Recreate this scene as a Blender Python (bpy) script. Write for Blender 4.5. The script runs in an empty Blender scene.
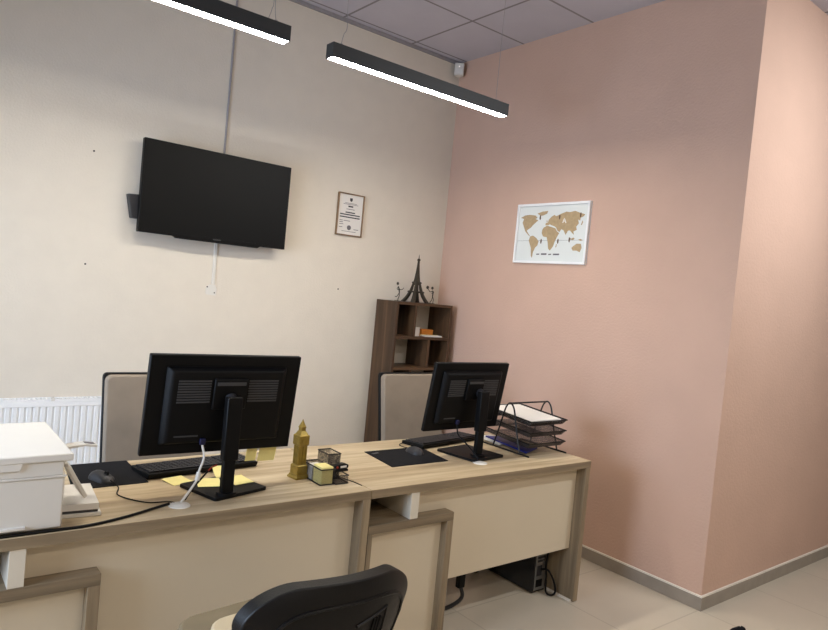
import bpy, bmesh, math, random
from mathutils import Vector, Matrix, Euler
PI = math.pi
random.seed(7)
S = bpy.context.scene
COL = S.collection

# ------------------------------------------------------------------ camera
def make_camera():
    yaw, pit, rol = 0.6724, -0.0338, 0.0948
    f = Vector((math.sin(yaw) * math.cos(pit), math.cos(yaw) * math.cos(pit), math.sin(pit)))
    r = Vector((math.cos(yaw), -math.sin(yaw), 0)); u = r.cross(f)
    r2 = r * math.cos(rol) + u * math.sin(rol); u2 = u * math.cos(rol) - r * math.sin(rol)
    cd = bpy.data.cameras.new('camera'); cd.sensor_width = 36; cd.sensor_fit = 'HORIZONTAL'
    cd.lens = 670.6 * 36 / 828; cd.clip_start = .05
    o = bpy.data.objects.new('camera', cd); COL.objects.link(o)
    m = Matrix((r2, u2, -f)).transposed().to_4x4(); m.translation = (-3.4921, -4.0962, 1.5405)
    o.matrix_world = m; S.camera = o
make_camera()

# ------------------------------------------------------------------ world, lights, exposure
S.view_settings.view_transform = 'Standard'; S.view_settings.look = 'None'
S.view_settings.gamma = 1; S.view_settings.use_curve_mapping = False
S.view_settings.exposure = 0.06
LAMP_STRENGTH = 84.0
W = bpy.data.worlds.new('daylight'); S.world = W; W.use_nodes = True
W.node_tree.nodes['Background'].inputs[0].default_value = (.72, .82, 1, 1)
W.node_tree.nodes['Background'].inputs[1].default_value = 1.6

def area(name, loc, target, sx, sy, power, col, spread=180):
    l = bpy.data.lights.new(name, 'AREA'); l.shape = 'RECTANGLE'; l.size = sx; l.size_y = sy
    l.energy = power; l.color = col
    o = bpy.data.objects.new(name, l); COL.objects.link(o); o.location = loc
    d = Vector(target) - Vector(loc); o.rotation_euler = d.to_track_quat('-Z', 'Y').to_euler()
    l.spread = math.radians(spread)
    return o
# daylight through the window of the left wall, and unseen lamp rows behind the viewer, added as fill
area('window_daylight', (-4.93, -1.9, 1.5), (0, -1.6, .75), 1.9, 1.1, 58, (.62, .77, 1), 130)
area('row_fill_light', (-2.2, -4.6, 2.6), (-2.2, -4.6, 0), 2.6, .06, 34, (1, .91, .80))
area('row_fill_light', (-.4, -5.3, 2.6), (-.4, -5.3, 0), 1.2, .06, 8, (1, .91, .80))
area('side_lamp_light', (.45, -3.9, 3.15), (.40, -2.5, 2.0), 1.0, .06, 21, (.93, .97, 1), 120)

# ------------------------------------------------------------------ materials
def lin(c):
    return tuple(((x / 255) / 12.92 if x / 255 <= .04045 else ((x / 255 + .055) / 1.055) ** 2.4) for x in c) + (1,)
def base(name, rough, metal=0, spec=.5):
    m = bpy.data.materials.new(name); m.use_nodes = True
    b = m.node_tree.nodes['Principled BSDF']
    b.inputs['Roughness'].default_value = rough; b.inputs['Metallic'].default_value = metal
    b.inputs['Specular IOR Level'].default_value = spec
    return m, m.node_tree.nodes, m.node_tree.links, b
def mat(name, rgb, rough=.5, metal=0, spec=.5, var=.06, nscale=8, bump=0, bscale=200, detail=3):
    m, N, L, b = base(name, rough, metal, spec)
    tc = N.new('ShaderNodeTexCoord')
    nz = N.new('ShaderNodeTexNoise'); nz.inputs['Scale'].default_value = nscale; nz.inputs['Detail'].default_value = detail
    L.new(tc.outputs['Object'], nz.inputs['Vector'])
    cr = N.new('ShaderNodeValToRGB'); c = lin(rgb)
    cr.color_ramp.elements[0].position = .3; cr.color_ramp.elements[1].position = .7
    cr.color_ramp.elements[0].color = tuple(x * (1 - var) for x in c[:3]) + (1,)
    cr.color_ramp.elements[1].color = tuple(min(1, x * (1 + var)) for x in c[:3]) + (1,)
    L.new(nz.outputs['Fac'], cr.inputs[0]); L.new(cr.outputs[0], b.inputs['Base Color'])
    if bump:
        n2 = N.new('ShaderNodeTexNoise'); n2.inputs['Scale'].default_value = bscale; n2.inputs['Detail'].default_value = 4
        L.new(tc.outputs['Object'], n2.inputs['Vector'])
        bp = N.new('ShaderNodeBump'); bp.inputs['Strength'].default_value = bump; bp.inputs['Distance'].default_value = .004
        L.new(n2.outputs['Fac'], bp.inputs['Height']); L.new(bp.outputs[0], b.inputs['Normal'])
    return m
def wood(name, dark, mid, light, axis, rough=.45, sc=1.0):
    m, N, L, b = base(name, rough, 0, .4)
    tc = N.new('ShaderNodeTexCoord'); mp = N.new('ShaderNodeMapping')
    s = [22 * sc] * 3; s['xyz'.index(axis)] = 1.3 * sc
    mp.inputs['Scale'].default_value = s
    L.new(tc.outputs['Object'], mp.inputs['Vector'])
    n1 = N.new('ShaderNodeTexNoise'); n1.inputs['Scale'].default_value = 1; n1.inputs['Detail'].default_value = 6
    n1.inputs['Roughness'].default_value = .6; n1.inputs['Distortion'].default_value = .6
    L.new(mp.outputs[0], n1.inputs['Vector'])
    n2 = N.new('ShaderNodeTexNoise'); n2.inputs['Scale'].default_value = .22; n2.inputs['Detail'].default_value = 2
    L.new(mp.outputs[0], n2.inputs['Vector'])
    mx = N.new('ShaderNodeMath'); mx.operation = 'MULTIPLY_ADD'; mx.inputs[1].default_value = .6
    L.new(n1.outputs['Fac'], mx.inputs[0])
    m2 = N.new('ShaderNodeMath'); m2.operation = 'MULTIPLY'; m2.inputs[1].default_value = .4
    L.new(n2.outputs['Fac'], m2.inputs[0]); L.new(m2.outputs[0], mx.inputs[2])
    cr = N.new('ShaderNodeValToRGB'); e = cr.color_ramp.elements
    e[0].position = .32; e[0].color = lin(dark); e[1].position = .66; e[1].color = lin(light)
    k = e.new(.5); k.color = lin(mid)
    L.new(mx.outputs[0], cr.inputs[0]); L.new(cr.outputs[0], b.inputs['Base Color'])
    bp = N.new('ShaderNodeBump'); bp.inputs['Strength'].default_value = .15; bp.inputs['Distance'].default_value = .002
    L.new(n1.outputs['Fac'], bp.inputs['Height']); L.new(bp.outputs[0], b.inputs['Normal'])
    return m
def emit(name, rgb, strength):
    m = bpy.data.materials.new(name); m.use_nodes = True; N = m.node_tree.nodes
    N.remove(N['Principled BSDF']); e = N.new('ShaderNodeEmission')
    e.inputs[0].default_value = rgb; e.inputs[1].default_value = strength
    m.node_tree.links.new(e.outputs[0], N['Material Output'].inputs[0]); return m
def tiles(name, c1, c2, grout, size, gw, off, rough, spec=.5, plane='xy'):
    m, N, L, b = base(name, rough, 0, spec)
    tc = N.new('ShaderNodeTexCoord'); mp = N.new('ShaderNodeMapping'); mp.inputs['Location'].default_value = off
    L.new(tc.outputs['Object'], mp.inputs['Vector'])
    br = N.new('ShaderNodeTexBrick'); br.offset = 0; br.squash = 1
    br.inputs['Scale'].default_value = 1; br.inputs['Mortar Size'].default_value = gw; br.inputs['Mortar Smooth'].default_value = .1
    br.inputs['Brick Width'].default_value = size; br.inputs['Row Height'].default_value = size
    br.inputs['Color1'].default_value = lin(c1); br.inputs['Color2'].default_value = lin(c2); br.inputs['Mortar'].default_value = lin(grout)
    L.new(mp.outputs[0], br.inputs['Vector'])
    nz = N.new('ShaderNodeTexNoise'); nz.inputs['Scale'].default_value = 5; nz.inputs['Detail'].default_value = 5
    L.new(tc.outputs['Object'], nz.inputs['Vector'])
    mr = N.new('ShaderNodeMapRange'); mr.inputs[3].default_value = .92; mr.inputs[4].default_value = 1.06
    L.new(nz.outputs['Fac'], mr.inputs[0])
    mx = N.new('ShaderNodeMix'); mx.data_type = 'RGBA'; mx.blend_type = 'MULTIPLY'; mx.inputs[0].default_value = 1
    L.new(br.outputs[0], mx.inputs[6]); L.new(mr.outputs[0], mx.inputs[7]); L.new(mx.outputs[2], b.inputs['Base Color'])
    return m
def wire_mesh(name, rgb, pitch, fill):
    """expanded-metal sheet: a grid of dark wire with open holes"""
    m, N, L, b = base(name, .5, .4)
    b.inputs['Base Color'].default_value = lin(rgb)
    tc = N.new('ShaderNodeTexCoord'); v = N.new('ShaderNodeTexVoronoi'); v.inputs['Scale'].default_value = 1 / pitch
    v.feature = 'DISTANCE_TO_EDGE'; v.inputs['Randomness'].default_value = .15
    L.new(tc.outputs['Object'], v.inputs['Vector'])
    lt = N.new('ShaderNodeMath'); lt.operation = 'LESS_THAN'; lt.inputs[1].default_value = fill
    L.new(v.outputs['Distance'], lt.inputs[0]); L.new(lt.outputs[0], b.inputs['Alpha'])
    return m
def glass(name):
    m = bpy.data.materials.new(name); m.use_nodes = True; N = m.node_tree.nodes; L = m.node_tree.links
    N.remove(N['Principled BSDF']); t = N.new('ShaderNodeBsdfTransparent'); g = N.new('ShaderNodeBsdfGlossy')
    g.inputs['Roughness'].default_value = .02; fr = N.new('ShaderNodeFresnel'); mx = N.new('ShaderNodeMixShader')
    L.new(fr.outputs[0], mx.inputs[0]); L.new(t.outputs[0], mx.inputs[1]); L.new(g.outputs[0], mx.inputs[2])
    L.new(mx.outputs[0], N['Material Output'].inputs[0]); return m

M = dict(
    cream_wall=mat('cream_paint', (222, 213, 199), .85, spec=.2, var=.02, bump=.35, bscale=90),
    pink_wall=mat('pink_paint', (206, 173, 155), .85, spec=.2, var=.03, nscale=3, bump=.55, bscale=75),
    floor=tiles('beige_floor_tiles', (205, 193, 174), (200, 189, 171), (184, 172, 154), .6, .004, (.6 * 20, 2.375 + 12, 0), .28),
    ceiling=tiles('ceiling_tiles', (196, 193, 202), (192, 189, 198), (140, 135, 138), .6, .009, (.505 + 12, .67 + 12, 0), .9, .1),
    skirting=mat('grey_skirting_tile', (150, 140, 128), .4, var=.08, nscale=12),
    caulk=mat('white_caulk', (235, 228, 216), .6),
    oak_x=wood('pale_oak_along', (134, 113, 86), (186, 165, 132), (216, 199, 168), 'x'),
    oak_z=wood('shaded_oak_upright', (96, 83, 66), (138, 121, 97), (170, 152, 124), 'z'),  # this and the next two: desktop oak darkened to carry shade
    oak_y=wood('shaded_oak_deep', (96, 83, 66), (138, 121, 97), (170, 152, 124), 'y'),
    oak_e=wood('shaded_oak_edge', (98, 85, 67), (140, 123, 99), (172, 154, 126), 'x'),
    cream=mat('cream_laminate', (210, 196, 172), .45, var=.02, nscale=3),
    white_board=mat('white_laminate', (220, 212, 196), .4, var=.02),
    walnut_z=wood('walnut_upright', (50, 34, 22), (78, 56, 38), (106, 80, 56), 'z'),
    walnut_x=wood('walnut_along', (50, 34, 22), (78, 56, 38), (106, 80, 56), 'x'),
    black=mat('black_plastic', (7, 7, 8), .5, spec=.18, var=.1),
    black_gloss=mat('black_gloss', (13, 13, 14), .18, var=.05),
    screen=mat('dark_screen', (12, 12, 12), .45, spec=.15, var=.04),
    grey_plastic=mat('grey_plastic', (56, 56, 58), .5, var=.1),
    charcoal=mat('charcoal_plastic', (38, 38, 42), .5),
    silver=mat('silver_steel', (165, 165, 165), .35, metal=.9),
    black_metal=mat('black_metal', (24, 22, 22), .4, metal=.3),
    lamp_black=mat('lamp_housing', (44, 46, 47), .5, var=.04),
    fabric_black=mat('black_cloth', (26, 26, 29), .9, spec=.15, var=.12, nscale=60, bump=.3, bscale=500),
    velvet=mat('beige_velvet', (140, 127, 112), .9, spec=.15, var=.09, nscale=7, bump=.25, bscale=300),
    seat_cloth=mat('cream_seat_cloth', (196, 180, 150), .9, spec=.15, bump=.25, bscale=300),
    taupe=mat('taupe_cloth', (126, 114, 92), .9, spec=.15, var=.1, bump=.3, bscale=300),
    leather=mat('black_leatherette', (12, 12, 13), .42, spec=.3, var=.12, bump=.2, bscale=250),
    white_plastic=mat('white_plastic', (222, 218, 210), .4, var=.015),
    white_paint=mat('white_enamel', (240, 240, 240), .35, var=.01),
    paper=mat('white_paper', (228, 224, 218), .8, var=.02),
    yellow=mat('yellow_note_paper', (240, 226, 150), .8, var=.03),
    blue=mat('blue_card', (20, 32, 112), .45, var=.05),
    navy=mat('navy_plastic', (16, 20, 60), .5),
    red=mat('red_wire', (170, 50, 30), .5),
    orange=mat('orange_card', (196, 120, 40), .6),
    gold=mat('gold_paint', (156, 132, 62), .38, metal=.6, var=.15, nscale=40),
    bronze=mat('dark_bronze', (70, 66, 58), .45, metal=.6, var=.15, nscale=40),
    tan=mat('tan_cork', (178, 154, 118), .85, var=.1, nscale=60),
    map_paper=mat('pale_map_paper', (222, 225, 222), .6, var=.01),
    pin=mat('brown_marker', (96, 72, 50), .6),
    frame_wood=wood('certificate_frame_wood', (104, 80, 56), (130, 102, 72), (150, 122, 90), 'z'),
    ink=mat('grey_ink', (104, 100, 104), .7),
    ink_dark=mat('dark_ink', (52, 50, 54), .7),
    dark_hole=mat('dark_hole', (22, 20, 18), .9),
    conduit=mat('grey_conduit', (150, 146, 148), .5),
    mesh=wire_mesh('wire_mesh_black', (58, 53, 52), .0022, .055),
    tray_mesh=wire_mesh('wire_mesh_tray', (70, 66, 66), .002, .11),
    lamp=emit('lamp_diffuser', (1, .93, .80, 1), LAMP_STRENGTH),
    led=emit('sensor_light', (1, .9, .85, 1), 1.0),
    glass=glass('window_glass'),
)

# ------------------------------------------------------------------ builders
def root_matrix(o):
    m = Matrix.Identity(4)
    while o is not None:
        m = (Matrix.Translation(o.location) @ o.rotation_euler.to_matrix().to_4x4()) @ m; o = o.parent
    return m
class MB:
    def __init__(s): s.bm = bmesh.new()
    def face(s, vs):
        try: s.bm.faces.new(vs)
        except ValueError: pass
    def hexa(s, p):
        v = [s.bm.verts.new(q) for q in p]
        for f in ((0, 3, 2, 1), (4, 5, 6, 7), (0, 1, 5, 4), (1, 2, 6, 5), (2, 3, 7, 6), (3, 0, 4, 7)): s.face([v[i] for i in f])
        return s
    def box(s, x0, x1, y0, y1, z0, z1, T=None):
        p = [Vector(q) for q in ((x0, y0, z0), (x1, y0, z0), (x1, y1, z0), (x0, y1, z0), (x0, y0, z1), (x1, y0, z1), (x1, y1, z1), (x0, y1, z1))]
        if T: p = [T @ q for q in p]
        return s.hexa(p)
    def prism(s, poly, plane, a, b, T=None):
        def pt(u, v, w): return Vector({'xy': (u, v, w), 'xz': (u, w, v), 'yz': (w, u, v)}[plane])
        A = [pt(u, v, a) for u, v in poly]; B = [pt(u, v, b) for u, v in poly]
        if T: A = [T @ q for q in A]; B = [T @ q for q in B]
        A = [s.bm.verts.new(q) for q in A]; B = [s.bm.verts.new(q) for q in B]; n = len(A)
        s.face(A[::-1]); s.face(B)
        for i in range(n): s.face([A[i], A[(i + 1) % n], B[(i + 1) % n], B[i]])
        return s
    def loft(s, rings, cap=True, closed=True):
        R = [[s.bm.verts.new(q) for q in r] for r in rings]; n = len(R[0])
        for a, b in zip(R, R[1:]):
            for i in range(n if closed else n - 1): s.face([a[i], a[(i + 1) % n], b[(i + 1) % n], b[i]])
        if cap: s.face(R[0][::-1]); s.face(R[-1])
        return s
    def tube(s, pts, r, seg=8, closed=False):
        P = [Vector(p) for p in pts]; n = len(P)
        rr = r if isinstance(r, (list, tuple)) else [r] * n
        t0 = (P[1] - P[0]).normalized(); nrm = t0.orthogonal().normalized(); rings = []
        for i in range(n):
            if closed: t = (P[(i + 1) % n] - P[i - 1]).normalized()
            else: t = (P[min(i + 1, n - 1)] - P[max(i - 1, 0)]).normalized()
            nrm = (nrm - t * nrm.dot(t)); nrm = nrm.normalized() if nrm.length > 1e-6 else t.orthogonal().normalized()
            bn = t.cross(nrm)
            rings.append([P[i] + (nrm * math.cos(2 * PI * k / seg) + bn * math.sin(2 * PI * k / seg)) * rr[i] for k in range(seg)])
        if closed: rings.append(rings[0][:]); return s.loft(rings, cap=False)
        return s.loft(rings)
    def cyl(s, a, b, r, seg=20, r2=None): return s.tube([a, b], [r, r if r2 is None else r2], seg)
    def ell(s, c, r, seg=16, rings=8, T=None, zmin=-1):
        c = Vector(c); R = []
        for j in range(rings + 1):
            ph = -PI / 2 + PI * j / rings; z = max(math.sin(ph), zmin); q = max(math.cos(ph), .01)
            ring = [Vector((r[0] * q * math.cos(2 * PI * k / seg), r[1] * q * math.sin(2 * PI * k / seg), r[2] * z)) for k in range(seg)]
            R.append([(T @ v if T else v) + c for v in ring])
        return s.loft(R)
    def sq(s, cx, cy, prof, T=None):
        """square-section loft: prof = [(half width, z)...]"""
        return s.loft([[Vector((cx + sx * w, cy + sy * w, z)) for sx, sy in ((-1, -1), (1, -1), (1, 1), (-1, 1))] for w, z in prof])
    def build(s, name, m, parent=None, bevel=0, smooth=True, local=False, loc=None, seg=2):
        bm = s.bm; bmesh.ops.remove_doubles(bm, verts=bm.verts, dist=1e-6)
        bmesh.ops.recalc_face_normals(bm, faces=bm.faces)
        me = bpy.data.meshes.new(name); o = bpy.data.objects.new(name, me)
        if parent is not None:
            o.parent = parent
            if not local: bm.transform(root_matrix(parent).inverted())
        else:
            xs = [v.co for v in bm.verts]
            if loc is None:
                loc = Vector(((min(v.x for v in xs) + max(v.x for v in xs)) / 2, (min(v.y for v in xs) + max(v.y for v in xs)) / 2, min(v.z for v in xs)))
            loc = Vector(loc)
            if not local: bm.transform(Matrix.Translation(-loc))
            o.location = loc
        bm.to_mesh(me); bm.free(); me.materials.append(M[m])
        if smooth:
            for p in me.polygons: p.use_smooth = True
            me.set_sharp_from_angle(angle=.7)
        if bevel:
            b = o.modifiers.new('bevel', 'BEVEL'); b.width = bevel; b.segments = seg; b.limit_method = 'ANGLE'; b.angle_limit = .6
        COL.objects.link(o); return o
def tag(o, label, cat, group=None):
    o['label'] = label; o['category'] = cat
    if group: o['group'] = group
    return o
def thing(name, label, cat, loc, rz=0, group=None):
    o = bpy.data.objects.new(name, None); o.empty_display_size = .05; COL.objects.link(o)
    o.location = loc; o.rotation_euler = (0, 0, rz); return tag(o, label, cat, group)
def struct(name, mb, m, bevel=0, smooth=False, loc=(0, 0, 0), parent=None):
    o = mb.build(name, m, parent, bevel, smooth, loc=loc)
    if parent is None: o['kind'] = 'structure'
    return o
def B(*a): return MB().box(*a)
def spline(pts, n=8):
    P = [Vector(p) for p in pts]; P = [P[0] * 2 - P[1]] + P + [P[-1] * 2 - P[-2]]; out = []
    for i in range(1, len(P) - 2):
        for k in range(n):
            t = k / n; a, b, c, d = P[i - 1], P[i], P[i + 1], P[i + 2]
            out.append(.5 * ((2 * b) + (c - a) * t + (2 * a - 5 * b + 4 * c - d) * t * t + (3 * b - a - 3 * c + d) * t ** 3))
    out.append(P[-2]); return out
def rrect(w, h, r, seg=5, cx=0, cy=0):
    out = []
    for sx, sy, a0 in ((1, 1, 0), (-1, 1, 90), (-1, -1, 180), (1, -1, 270)):
        for k in range(seg + 1):
            a = math.radians(a0 + 90 * k / seg)
            out.append((cx + sx * (w / 2 - r) + r * math.cos(a), cy + sy * (h / 2 - r) + r * math.sin(a)))
    return out

# ------------------------------------------------------------------ the room
H = 3.378; XL = -4.9; YF = -6.6; XR = 3.6; YC = -2.378
struct('floor', B(XL - .15, XR + .15, YF - .15, .15, -.1, 0), 'floor')
struct('ceiling', B(XL - .15, XR + .15, YF - .15, .15, H, H + .1), 'ceiling')
struct('wall_back', B(XL - .15, 0, 0, .15, 0, H), 'cream_wall')
struct('wall_right', MB().prism([(0, .15), (0, YC), (.15, YC + .15), (.15, .15)], 'xy', 0, H), 'pink_wall')
struct('wall_return', MB().prism([(0, YC), (XR, YC), (XR, YC + .15), (.15, YC + .15)], 'xy', 0, H), 'pink_wall')
struct('wall_front', B(XL - .15, XR + .15, YF - .15, YF, 0, H), 'cream_wall')
struct('wall_far_right', B(XR, XR + .15, YF, YC + .15, 0, H), 'cream_wall')
wy0, wy1, wz0, wz1 = -2.95, -.85, .9, 2.1
struct('wall_left', MB().box(XL - .15, XL, YF, 0, 0, wz0).box(XL - .15, XL, YF, 0, wz1, H).box(XL - .15, XL, YF, wy0, wz0, wz1).box(XL - .15, XL, wy1, 0, wz0, wz1), 'cream_wall')
wf = MB()
for a, b, c, d in ((wy0, wy1, wz0, wz0 + .06), (wy0, wy1, wz1 - .06, wz1), (wy0, wy0 + .06, wz0 + .06, wz1 - .06), (wy1 - .06, wy1, wz0 + .06, wz1 - .06), ((wy0 + wy1) / 2 - .04, (wy0 + wy1) / 2 + .04, wz0 + .06, wz1 - .06)):
    wf.box(XL - .11, XL - .05, a, b, c, d)
win = struct('window_1', wf, 'white_plastic', loc=(XL - .08, -1.9, wz0))
struct('pane', B(XL - .084, XL - .078, wy0 + .06, wy1 - .06, wz0 + .06, wz1 - .06), 'glass', parent=win)
bh = .07
def skirting(name, poly, cpoly):
    o = struct(name, MB().prism(poly, 'xy', 0, bh), 'skirting')
    c = MB().prism(cpoly, 'xy', bh, bh + .009).build('caulk_line', 'caulk', o, 0, False); c['label'] = 'white caulk line'
skirting('baseboard_right', [(0, 0), (-.011, 0), (-.011, YC - .011), (0, YC)], [(0, 0), (-.009, 0), (-.009, YC - .009), (0, YC)])
skirting('baseboard_return', [(0, YC), (-.011, YC - .011), (XR, YC - .011), (XR, YC)], [(0, YC), (-.009, YC - .009), (XR, YC - .009), (XR, YC)])
skirting('baseboard_back', [(XL, 0), (XL, -.011), (-.011, -.011), (-.011, 0)], [(XL, 0), (XL, -.009), (-.011, -.009), (-.011, 0)])
struct('trim_1', B(XL, 0, -.022, 0, H - .022, H - .001), 'conduit', loc=(-2, 0, H - .02))

# ------------------------------------------------------------------ pendant lamps
def pendant(x0, x1, label, wires):
    y0, y1, z0, z1 = -1.335, -1.272, 2.592, 2.660
    t = thing('pendant_lamp', label, 'lamp', ((x0 + x1) / 2, -1.303, z0), group='black linear pendant lamps')
    hs = MB().box(x0, x1, y0, y0 + .004, z0, z1).box(x0, x1, y1 - .004, y1, z0, z1).box(x0, x1, y0 + .004, y1 - .004, z1 - .004, z1)
    hs.box(x0, x0 + .004, y0 + .004, y1 - .004, z0, z1 - .004).box(x1 - .004, x1, y0 + .004, y1 - .004, z0, z1 - .004)
    hs.build('housing', 'lamp_black', t, 0, False)
    d = B(x0 + .005, x1 - .005, y0 + .005, y1 - .005, z0 + .001, z0 + .006).build('diffuser', 'lamp', t, 0, False); d['label'] = 'glowing white diffuser'
    for w in wires:
        MB().tube(spline(w, 6), .0013, 6).build('suspension_wire', 'conduit', t)
    for x in (x0 + .06, x1 - .06):
        MB().cyl((x, -1.303, z1), (x, -1.303, z1 + .014), .007, 10).build('wire_clamp', 'silver', t)
pendant(-1.918, -.748, 'black linear pendant lamp hanging nearest the room corner', [
    [(-1.86, -1.303, 2.668), (-1.85, -1.303, 2.72), (-1.835, -1.303, 2.76), (-1.842, -1.303, 2.9), (-1.842, -1.303, H)],
    [(-.825, -1.303, 2.668), (-.825, -1.303, 3.0), (-.825, -1.303, H)]])
pendant(-3.36, -2.137, 'black linear pendant lamp above the television, cut off by the photo top', [
    [(-2.197, -1.303, 2.668), (-2.208, -1.303, 2.75), (-2.21, -1.303, 3.0), (-2.21, -1.303, H)],
    [(-2.235, -1.303, 2.668), (-2.22, -1.303, 2.72), (-2.214, -1.303, 2.8), (-2.214, -1.303, H)],
    [(-3.3, -1.303, 2.668), (-3.3, -1.303, 3.0), (-3.3, -1.303, H)]])

# ------------------------------------------------------------------ desks
def desk(xl, xr, fl, fr, dv, label):
    """desk with top from xl to xr; framed pedestal fl..fr; niche divider at dv"""
    YB, YFR, T = -1.30, -1.99, .036
    t = thing('desk', label, 'desk', ((xl + xr) / 2, (YB + YFR) / 2, 0), group='oak and cream office desks')
    tp = B(xl, xr, YFR, YB, .75 - T, .75).build('desktop', 'oak_x', t, .0015)
    e = B(xl + .001, xr - .001, YFR - .0008, YFR, .7505 - T, .7485).build('edge_shade_strip', 'oak_e', tp, 0, False); e['label'] = 'front edge with shade toned into the oak'  # added strip, its darker oak paints shade on the front edge
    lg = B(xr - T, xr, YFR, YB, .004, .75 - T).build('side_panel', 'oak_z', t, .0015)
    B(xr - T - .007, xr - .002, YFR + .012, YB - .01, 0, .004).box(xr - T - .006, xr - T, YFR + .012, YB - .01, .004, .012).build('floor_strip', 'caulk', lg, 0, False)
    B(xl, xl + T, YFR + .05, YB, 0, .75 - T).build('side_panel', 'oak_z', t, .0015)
    m = B(dv + .022, xr - T, -1.932, -1.914, .272, .75 - T).build('modesty_panel', 'cream', t, .001); m['label'] = 'cream front panel'
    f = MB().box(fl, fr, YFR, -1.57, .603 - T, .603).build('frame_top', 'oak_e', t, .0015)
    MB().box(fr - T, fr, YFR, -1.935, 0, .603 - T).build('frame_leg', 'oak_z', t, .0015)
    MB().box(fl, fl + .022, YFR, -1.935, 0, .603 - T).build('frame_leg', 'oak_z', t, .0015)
    q = B(fl + .022, fr - T, -1.952, -1.934, .02, .603 - T).build('inset_panel', 'cream', t); q['label'] = 'cream inset panel of the pedestal'
    d = B(dv - .021, dv + .021, YFR + .002, -1.57, .603, .75 - T).build('niche_divider', 'white_board', t, .001); d['label'] = 'white upright divider'
    B(fl, dv - .021, -1.59, -1.57, .603, .75 - T).build('niche_back', 'oak_e', t)
    return t
desk(-1.941, -.541, -1.940, -1.487, -1.713, 'right oak desk, full length in view, holding the letter tray rack')
desk(-3.395, -1.943, -3.394, -2.925, -3.152, 'left oak desk carrying the white printer, its left end out of frame')

# ------------------------------------------------------------------ shelf unit
def shelf():
    x0, x1, y0, y1, T = -.606, -.074, -.268, -.012, .020; z1 = 1.465
    t = thing('shelf_unit', 'tall dark walnut shelf unit standing in the room corner', 'shelf', ((x0 + x1) / 2, -.14, 0))
    B(x0, x0 + T, y0, y1, 0, z1).build('side_panel', 'walnut_z', t, .001)
    B(x1 - T, x1, y0, y1, 0, z1).build('side_panel', 'walnut_z', t, .001)
    B(x0 + T, x1 - T, y0, y1, z1 - T, z1).build('top_panel', 'walnut_x', t, .001)
    bk = B(x0 + T, x1 - T, y1 - .004, y1, .06, z1 - T).build('back_panel', 'white_board', t); bk['label'] = 'white back panel'
    zs = [z1 - T - .2285 * k for k in range(7)]
    for k in range(1, 6):
        B(x0 + T, x1 - T, y0 + .001, y1 - .004, zs[k] - T, zs[k]).build('shelf_board', 'walnut_x', t, .001)
    B(x0 + T, x1 - T, y0 + .001, y1 - .004, .05, .07).build('bottom_panel', 'walnut_x', t, .001)
    B(x0 + T, x1 - T, y0 + .02, y0 + .036, 0, .05).build('plinth', 'walnut_x', t)
    for k in range(6):
        zt = zs[k] - (T if k else 0); zb = zs[k + 1] if k < 5 else .07
        x = -.425 if k % 2 == 0 else -.276
        B(x - .009, x + .009, y0 + .002, y1 - .004, zb, zt).build('divider', 'walnut_z', t)
    return zs
ZS = shelf()
zr = ZS[1]
t = MB().box(-.275, -.165, -.17, -.10, zr, zr + .05).build('card_box', 'orange', bevel=.002); tag(t, 'small orange box on the top row of the corner shelf', 'box')
t = MB().prism([(-.385, -.215), (-.345, -.215), (-.305, -.18), (-.305, -.15), (-.375, -.17)], 'xy', zr, zr + .065).build('folded_paper', 'paper'); tag(t, 'folded white paper standing left of the small orange box', 'paper')
t = thing('note_pad', 'thin white notepad lying in front of the small orange box', 'notepad', (-.215, -.213, zr))
MB().box(-.30, -.13, -.24, -.187, zr, zr + .010).build('page_block', 'paper', t); MB().box(-.30, -.13, -.187, -.184, zr, zr + .012).build('binding', 'yellow', t)

# tower figurine on the shelf
def lattice_tower(cx, cy, z):
    t = thing('tower_figurine', 'dark bronze lattice tower figurine on top of the shelf unit', 'figurine', (cx, cy, z))
    def hw(h): return .004 + .073 * math.exp(-h / .095)
    for sx, sy in ((-1, -1), (1, -1), (1, 1), (-1, 1)):
        rings = []
        for k in range(15):
            h = .15 * k / 14; c = hw(h) - .008 * (1 - h / .2); w = .0135 * (1 - h / .26)
            rings.append([Vector((cx + sx * c + a * w / 1.0, cy + sy * c * .9 + b * w, z + h)) for a, b in ((-1, -1), (1, -1), (1, 1), (-1, 1))])
        MB().loft(rings).build('tower_leg', 'bronze', t, 0, False)
    MB().sq(cx, cy, [(hw(.13), .13 + z), (hw(.17), .17 + z), (hw(.22), .22 + z), (hw(.28) - .001, .28 + z), (.0055, .315 + z)]).build('tower_shaft', 'bronze', t, 0, False)
    for h, e in ((.072, .005), (.142, .004)):
        w = hw(h) + e
        MB().sq(cx, cy, [(w, z + h), (w + .003, z + h + .006), (w, z + h + .013)]).build('platform', 'bronze', t, 0, False)
    MB().sq(cx, cy, [(.006, z + .312), (.0085, z + .315), (.0085, z + .324), (.005, z + .330)]).build('upper_platform', 'bronze', t, 0, False)
    MB().cyl((cx, cy, z + .325), (cx, cy, z + .36), .0045, 8, .0012).build('spire', 'bronze', t)
    for q in range(0):
        pts = [];
        for k in range(9):
            a = PI * k / 8; u = .062 * math.cos(a); v = .014 + .044 * math.sin(a)
            d = -(.076) if q < 2 else .076
            d = d * (.94 if 1 else 1)
            pts.append((cx + u, cy + d * .9, z + v) if q % 2 == 0 else (cx + d, cy + u * .9, z + v))
        MB().tube(pts, .003, 6).build('arch', 'bronze', t)
lattice_tower(-.345, -.14, 1.465)
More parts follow.
